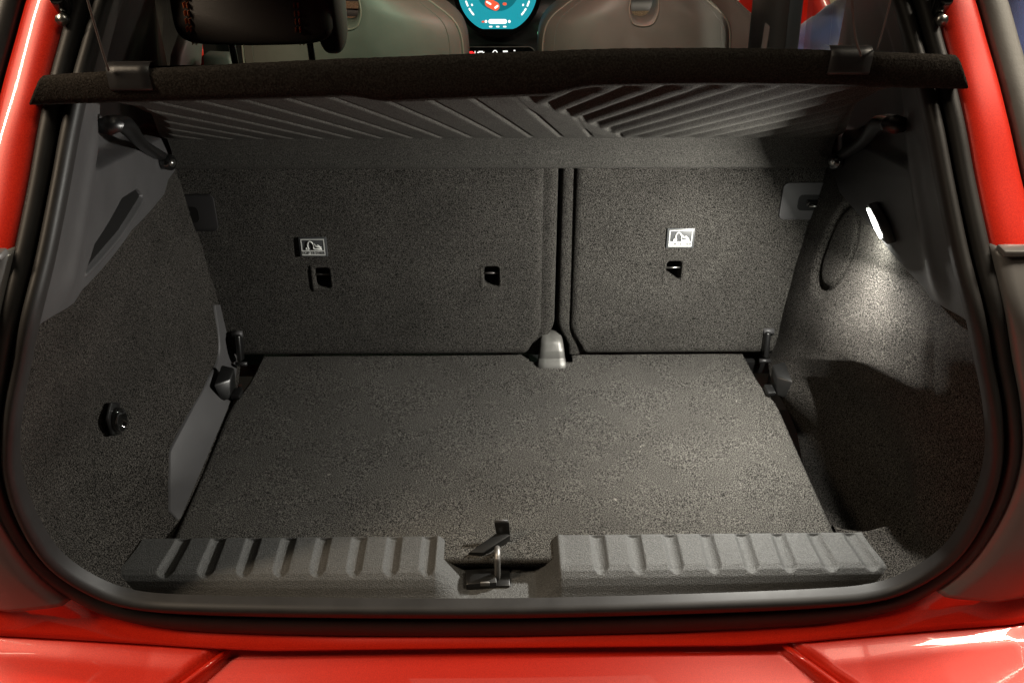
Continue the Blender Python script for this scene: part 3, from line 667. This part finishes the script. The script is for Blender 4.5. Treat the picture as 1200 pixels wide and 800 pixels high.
# ------------------------------------------------------------------ cabin beyond the shelf
def front_seat(c, wsc, label):
    s = empty('front_seat', (0, 0, 0), label, 'car seat', 'front seats')
    cx, cy, cz = c                              # centre of the belt hole
    out = [(0, -.36), (.16, -.36), (.235, -.33), (.252, -.22), (.258, -.12), (.243, -.055), (.190, -.01), (.135, .025), (.122, .07), (.125, .14), (.105, .19), (.05, .205), (0, .207)]
    out = np.array([(x*wsc, z) for x, z in out]); full = np.concatenate([out, (out[1:-1]*[-1, 1])[::-1]])
    full = resample(np.c_[full, np.zeros(len(full))], 120)[:, :2]
    hole = []
    for p in full:
        a = math.atan2(p[1] + .0, p[0]); hole.append((.031*math.copysign(abs(math.cos(a))**.8, math.cos(a)), .046*math.copysign(abs(math.sin(a))**.8, math.sin(a)) + .01))
    hole = np.array(hole)
    def ring(t, dy):
        q = hole + (full - hole)*t
        y = cy + dy + .075*t**3 - .015*(1 - t) + .22*q[:, 1]*.0 + q[:, 1]*.2
        return np.stack([cx + q[:, 0], y, cz + q[:, 1]], -1)
    rings = [ring(0, .06), ring(0, .012), ring(.015, .002), ring(.04, 0)] + [ring(t, 0) for t in np.linspace(.1, .93, 16)] + [ring(.97, .003), ring(1, .014), ring(1.0, .08), ring(.9, .12)]
    sh = grid('seat_shell', rings, SHELLM, s, closed_u=True)
    def wire(t, dy, r_, m):
        q = ring(t, dy); q = np.concatenate([q, q[:1]]); return tube('piping', q, r_, m, sh, 6, caps=False)
    wire(.955, -.001, .0028, PIPING); wire(.83, -.0005, .0013, SHELLM); wire(.03, -.001, .0022, PIPING)
    cushion('seat_squab', (cx, cy + .42, cz - .55), (.25, .26, .10), LEATHER, s, 4)
    return s
front_seat((-.345, 1.80, .505), 1.03, 'front seat on the left with its grey shell back lit green')
front_seat((.355, 2.05, .452), 1.0, 'front seat on the right, its grey shell back in warm light')
dash = bpy.data.objects.new('dashboard', None); COL.objects.link(dash); dash.parent = car
dash['label'] = 'dark dashboard with round screen and switch bar'
xs = np.linspace(-.72, .72, 40)
grid('dash_face', [[(x, y + .12*x*x, z) for x in xs] for y, z in ((2.84, -.25), (2.84, .05), (2.86, .13), (2.85, .20), (2.84, .27), (2.90, .31), (3.15, .32))], PLASTD, dash)
for x0, x1, z0, z1 in ((-.60, -.17, .205, .235), (.17, .62, .215, .255), (-.6, -.19, .262, .285)):
    grid('woven_trim', [[(x, 2.825 + .12*x*x, z) for x in np.linspace(x0, x1, 12)] for z in (z0, z1)], TANW, dash)
for x0, x1 in ((-.165, -.120), (.128, .185)):
    box('ambient_light_bar', ((x0 + x1)/2, 2.822, .188), (x1 - x0, .006, .012), GREENL, dash, .002)
tube('dash_vent_ring', [(.168, 2.80, .268), (.184, 2.80, .268)], .006, WHITE, dash, 10)
hull8('steering_stalk', [(-.215, 2.60, .22), (-.19, 2.60, .22), (-.19, 2.62, .22), (-.215, 2.62, .22), (-.20, 2.60, .34), (-.175, 2.60, .34), (-.175, 2.62, .34), (-.20, 2.62, .34)], TRIMG, dash, .004)
# round screen
ex, ey = Vector((1, 0, 0)), Vector((0, .12, 1)).normalized(); en = ex.cross(ey)      # en points towards the rear
scr = disc('round_screen', (-.012, 2.80, .335), ex, ey, .150, .150, GLOSSB, dash, 64, thick=.018)
c0 = Vector((-.012, 2.80, .335)) + en*.0185
disc('screen_image', c0, ex, ey, .134, .134, TEAL, scr, 64, clip=-.122, thick=.0006)
c1 = c0 + en*.0008
disc('screen_dial', c1 + ey*-.0, ex, ey, .072, .066, TEALD, scr, 48, thick=.0004)
def pill(name, x, z, w_, h_, m, lift=.0016, rot=0):
    pts = []
    for px, pz in rrect(0, 0, w_, h_, h_*.49, 5):
        q, r2 = px*math.cos(rot) - pz*math.sin(rot), px*math.sin(rot) + pz*math.cos(rot); pts.append(c0 + ex*(x + q) + ey*(z + r2) + en*lift)
    return extrude_poly(name, pts, en*.0005, m, scr, 0)
pill('screen_icon', 0, -.098, .064, .015, SCRW)
for x in (-.040, .040): pill('screen_icon', x, -.098, .009, .010, SCRW)
pill('screen_icon', -.050, -.099, .010, .006, SCRR)
for x in (-.024, 0, .024): pill('screen_icon', x, -.1145, .012, .005, SCRW)
for sg in (-1, 1):
    for k, (a, ln_) in enumerate(((202, .020), (213, .012), (220, .016), (208, .008))):
        aa = R(a) if sg < 0 else R(540 - a); rr = .112 if k != 3 else .098
        pill('screen_icon', rr*math.cos(aa), rr*math.sin(aa), ln_, .006, SCRW, rot=aa + math.pi/2)
pill('screen_vehicle_icon', -.018, -.045, .052, .028, SCRR, .0020, rot=-.45); pill('screen_vehicle_icon', -.004, -.052, .016, .007, SCRW, .0026, rot=.6); pill('screen_vehicle_icon', -.030, -.040, .02, .006, SCRW, .0026, rot=-.5); pill('screen_icon', .024, -.043, .014, .009, SCRR, .0020)
# switch bar below the screen
bar = extrude_poly('switch_bar', [Vector((x, 2.775, z)) for x, z in rrect(-.006, .122, .250, .066, .026, 8)], (0, .03, 0), GLOSSB, dash, .002)
P = [(x, 2.773, z) for x, z in rrect(-.006, .122, .250, .066, .026, 8)]; tube('bar_rim', P + P[:1], .0022, TRIMG, bar, 6, caps=False)
def icon(x, z, w_, h_, m, rot=0): box('switch_icon', (x, 2.771, z + .005), (w_*.75, .002, h_*.8), m, bar, 0, rot=(0, rot, 0))
for x, z, w_, h_, rt_ in ((-.072, .134, .020, .005, 0), (-.080, .130, .012, .004, .5), (-.064, .130, .012, .004, -.5), (-.028, .134, .004, .010, .6), (-.016, .134, .004, .010, -.6), (-.022, .138, .010, .003, 0), (.014, .135, .022, .006, 0), (.046, .138, .008, .004, 0), (.048, .130, .004, .008, 0), (-.092, .132, .003, .010, 0)): icon(x, z, w_, h_, SCRW, rt_)
icon(-.106, .131, .016, .010, REDL); icon(-.096, .130, .006, .006, REDL)
# side pillars, quarter trims, side windows, doors
for sgn in (-1, 1):
    q = hull8('rear_quarter_trim', [(sgn*.575, 1.30, -.3), (sgn*.70, 2.05, -.3), (sgn*.74, 2.05, -.3), (sgn*.64, 1.30, -.3), (sgn*.575, 1.30, .40), (sgn*.69, 2.05, .335), (sgn*.73, 2.05, .335), (sgn*.64, 1.30, .40)], PLASTD, car, .006)
    hull8('roof_pillar', [(sgn*.572, 1.28, .39), (sgn*.640, 1.49, .36), (sgn*.68, 1.49, .36), (sgn*.62, 1.28, .39), (sgn*.555, 1.28, .83), (sgn*.595, 1.45, .83), (sgn*.635, 1.45, .83), (sgn*.60, 1.28, .83)], PLASTD, q, .006)
    if sgn < 0:
        extrude_poly('belt_guide', [(-.600, 1.36, .435), (-.596, 1.42, .505), (-.580, 1.50, .56), (-.575, 1.52, .54), (-.588, 1.46, .44)], (.02, 0, 0), TRIMG, q, .004)
        extrude_poly('belt_buckle_cover', [(-.545, 1.40, .44), (-.545, 1.44, .50), (-.50, 1.45, .495), (-.48, 1.42, .44)], (0, .03, 0), TRIMG, q, .006)
    pb = hull8('door_post', [(sgn*.66, 1.81, .30), (sgn*.66, 2.12, .30), (sgn*.71, 2.12, .30), (sgn*.70, 1.83, .30), (sgn*.60, 1.80, .82), (sgn*.60, 2.06, .82), (sgn*.64, 2.06, .82), (sgn*.64, 1.82, .82)], BLACK, car, .008)
    raw('side_window', [(sgn*.685, 1.48, .345), (sgn*.712, 1.84, .33), (sgn*.645, 1.82, .80), (sgn*.632, 1.44, .80)], [(0, 1, 2, 3)], GLASS, car, False)
    extrude_poly('seat_belt', [(sgn*.640, 1.93, .62), (sgn*.652, 1.935, .30), (sgn*.652, 1.975, .30), (sgn*.640, 1.97, .62)], (-sgn*.002, 0, 0), TRIMG, pb, 0)
# closed left door, open right door
dl = extrude_poly('front_door', [(-.70, 2.12, -.35), (-.70, 2.12, .33), (-.70, 3.05, .33), (-.70, 3.05, -.35)], (-.12, 0, 0), PAINT, car, .02, label='closed red front door')
dr = extrude_poly('front_door', [(.86, 2.98, -.35), (.86, 2.98, .40), (.93, 2.72, .40), (.975, 2.555, .37), (.99, 2.50, .32), (.995, 2.48, .22), (.995, 2.48, -.2), (.97, 2.56, -.35)], (.06, .03, 0), PAINT, car, .02, label='open red front door', seg=4)
extrude_poly('door_edge_panel', [(.735, 2.035, -.3), (.735, 2.035, .34), (.700, 2.03, .62), (.72, 2.03, .62), (.765, 2.03, .34), (.77, 2.03, -.3)], (0, .05, 0), PAINT, dr, .006)

# ------------------------------------------------------------------ person in a navy jacket beside the open door
def skinned(name, verts, edges, radii, m, parent, root=0, sub=2):
    me = bpy.data.meshes.new(name); me.from_pydata(verts, edges, []); me.update()
    o = link(name, me, m, parent, False)
    md = o.modifiers.new('skin', 'SKIN'); md.use_smooth_shade = True; md.use_x_symmetry = False
    sv = me.skin_vertices[0].data
    for k, r_ in enumerate(radii): sv[k].radius = (r_, r_) if not isinstance(r_, tuple) else r_
    sv[root].use_root = True
    s2 = o.modifiers.new('subdivision', 'SUBSURF'); s2.levels = sub; s2.render_levels = sub
    return o
per = empty('person', (1.2, 1.6, -.65), 'person in a navy jacket standing beside the open car door, reaching in', 'person')
bv = [(1.12, 1.56, .28), (1.115, 1.57, .45), (1.115, 1.59, .62), (1.13, 1.61, .76), (1.165, 1.63, .84), (1.15, 1.66, .90), (1.145, 1.68, 1.00), (1.14, 1.70, 1.08),   # pelvis..head top 7
      (1.00, 1.66, .76), (.880, 1.86, .545), (.836, 2.00, .412), (.762, 2.15, .318),                     # left arm 8-11
      (1.34, 1.58, .76), (1.41, 1.58, .48), (1.38, 1.68, .28),                                          # right arm 12-14
      (1.10, 1.56, .20), (1.09, 1.58, -.18), (1.09, 1.54, -.57), (1.08, 1.66, -.62),                     # left leg 15-18
      (1.29, 1.55, .20), (1.30, 1.57, -.18), (1.31, 1.52, -.57), (1.31, 1.64, -.62)]                     # right leg 19-22
be = [(0, 1), (1, 2), (2, 3), (3, 4), (4, 5), (5, 6), (6, 7), (3, 8), (8, 9), (9, 10), (10, 11), (3, 12), (12, 13), (13, 14), (0, 15), (15, 16), (16, 17), (17, 18), (0, 19), (19, 20), (20, 21), (21, 22)]
brad = [.15, .145, .15, .14, .07, .055, .088, .06, .085, .066, .052, .046, .08, .062, .045, .10, .068, .045, .04, .10, .068, .045, .04]
bod = skinned('body', bv, be, brad, DENIM, per)
tx = bpy.data.textures.new('cloth_folds', 'CLOUDS'); tx.noise_scale = .055
dm = bod.modifiers.new('folds', 'DISPLACE'); dm.texture = tx; dm.strength = .034; dm.mid_level = .5
cushion('head', (1.14, 1.70, 1.04), (.075, .095, .115), SKIN, per, 2.3)
cushion('hair', (1.14, 1.69, 1.07), (.082, .10, .10), HAIR, per, 2.2)
for nm, base_, d in (('left', Vector((.765, 2.18, .305)), Vector((-.3, .75, -.55)).normalized()), ('right', Vector((1.375, 1.69, .26)), Vector((-.05, .25, -.95)).normalized())):
    sidev = d.cross(Vector((0, 0, 1))).normalized()
    v_ = [base_, base_ + d*.05, base_ + d*.085]; e_ = [(0, 1), (1, 2)]; r_ = [.026, .034, .030]
    for k, ln_ in enumerate((.07, .08, .075, .06)):
        o_ = sidev*(.027 - .018*k); i = len(v_); v_ += [base_ + d*.09 + o_, base_ + d*(.09 + ln_*.55) + o_*1.1, base_ + d*(.09 + ln_) + o_*1.1 + Vector((0, 0, -.012))]; e_ += [(2, i), (i, i+1), (i+1, i+2)]; r_ += [.010, .009, .007]
    i = len(v_); v_ += [base_ + d*.05 + sidev*.042, base_ + d*.09 + sidev*.055]; e_ += [(1, i), (i, i+1)]; r_ += [.012, .009]
    skinned('hand', [tuple(q) for q in v_], e_, r_, SKIN, per, 1, 1)
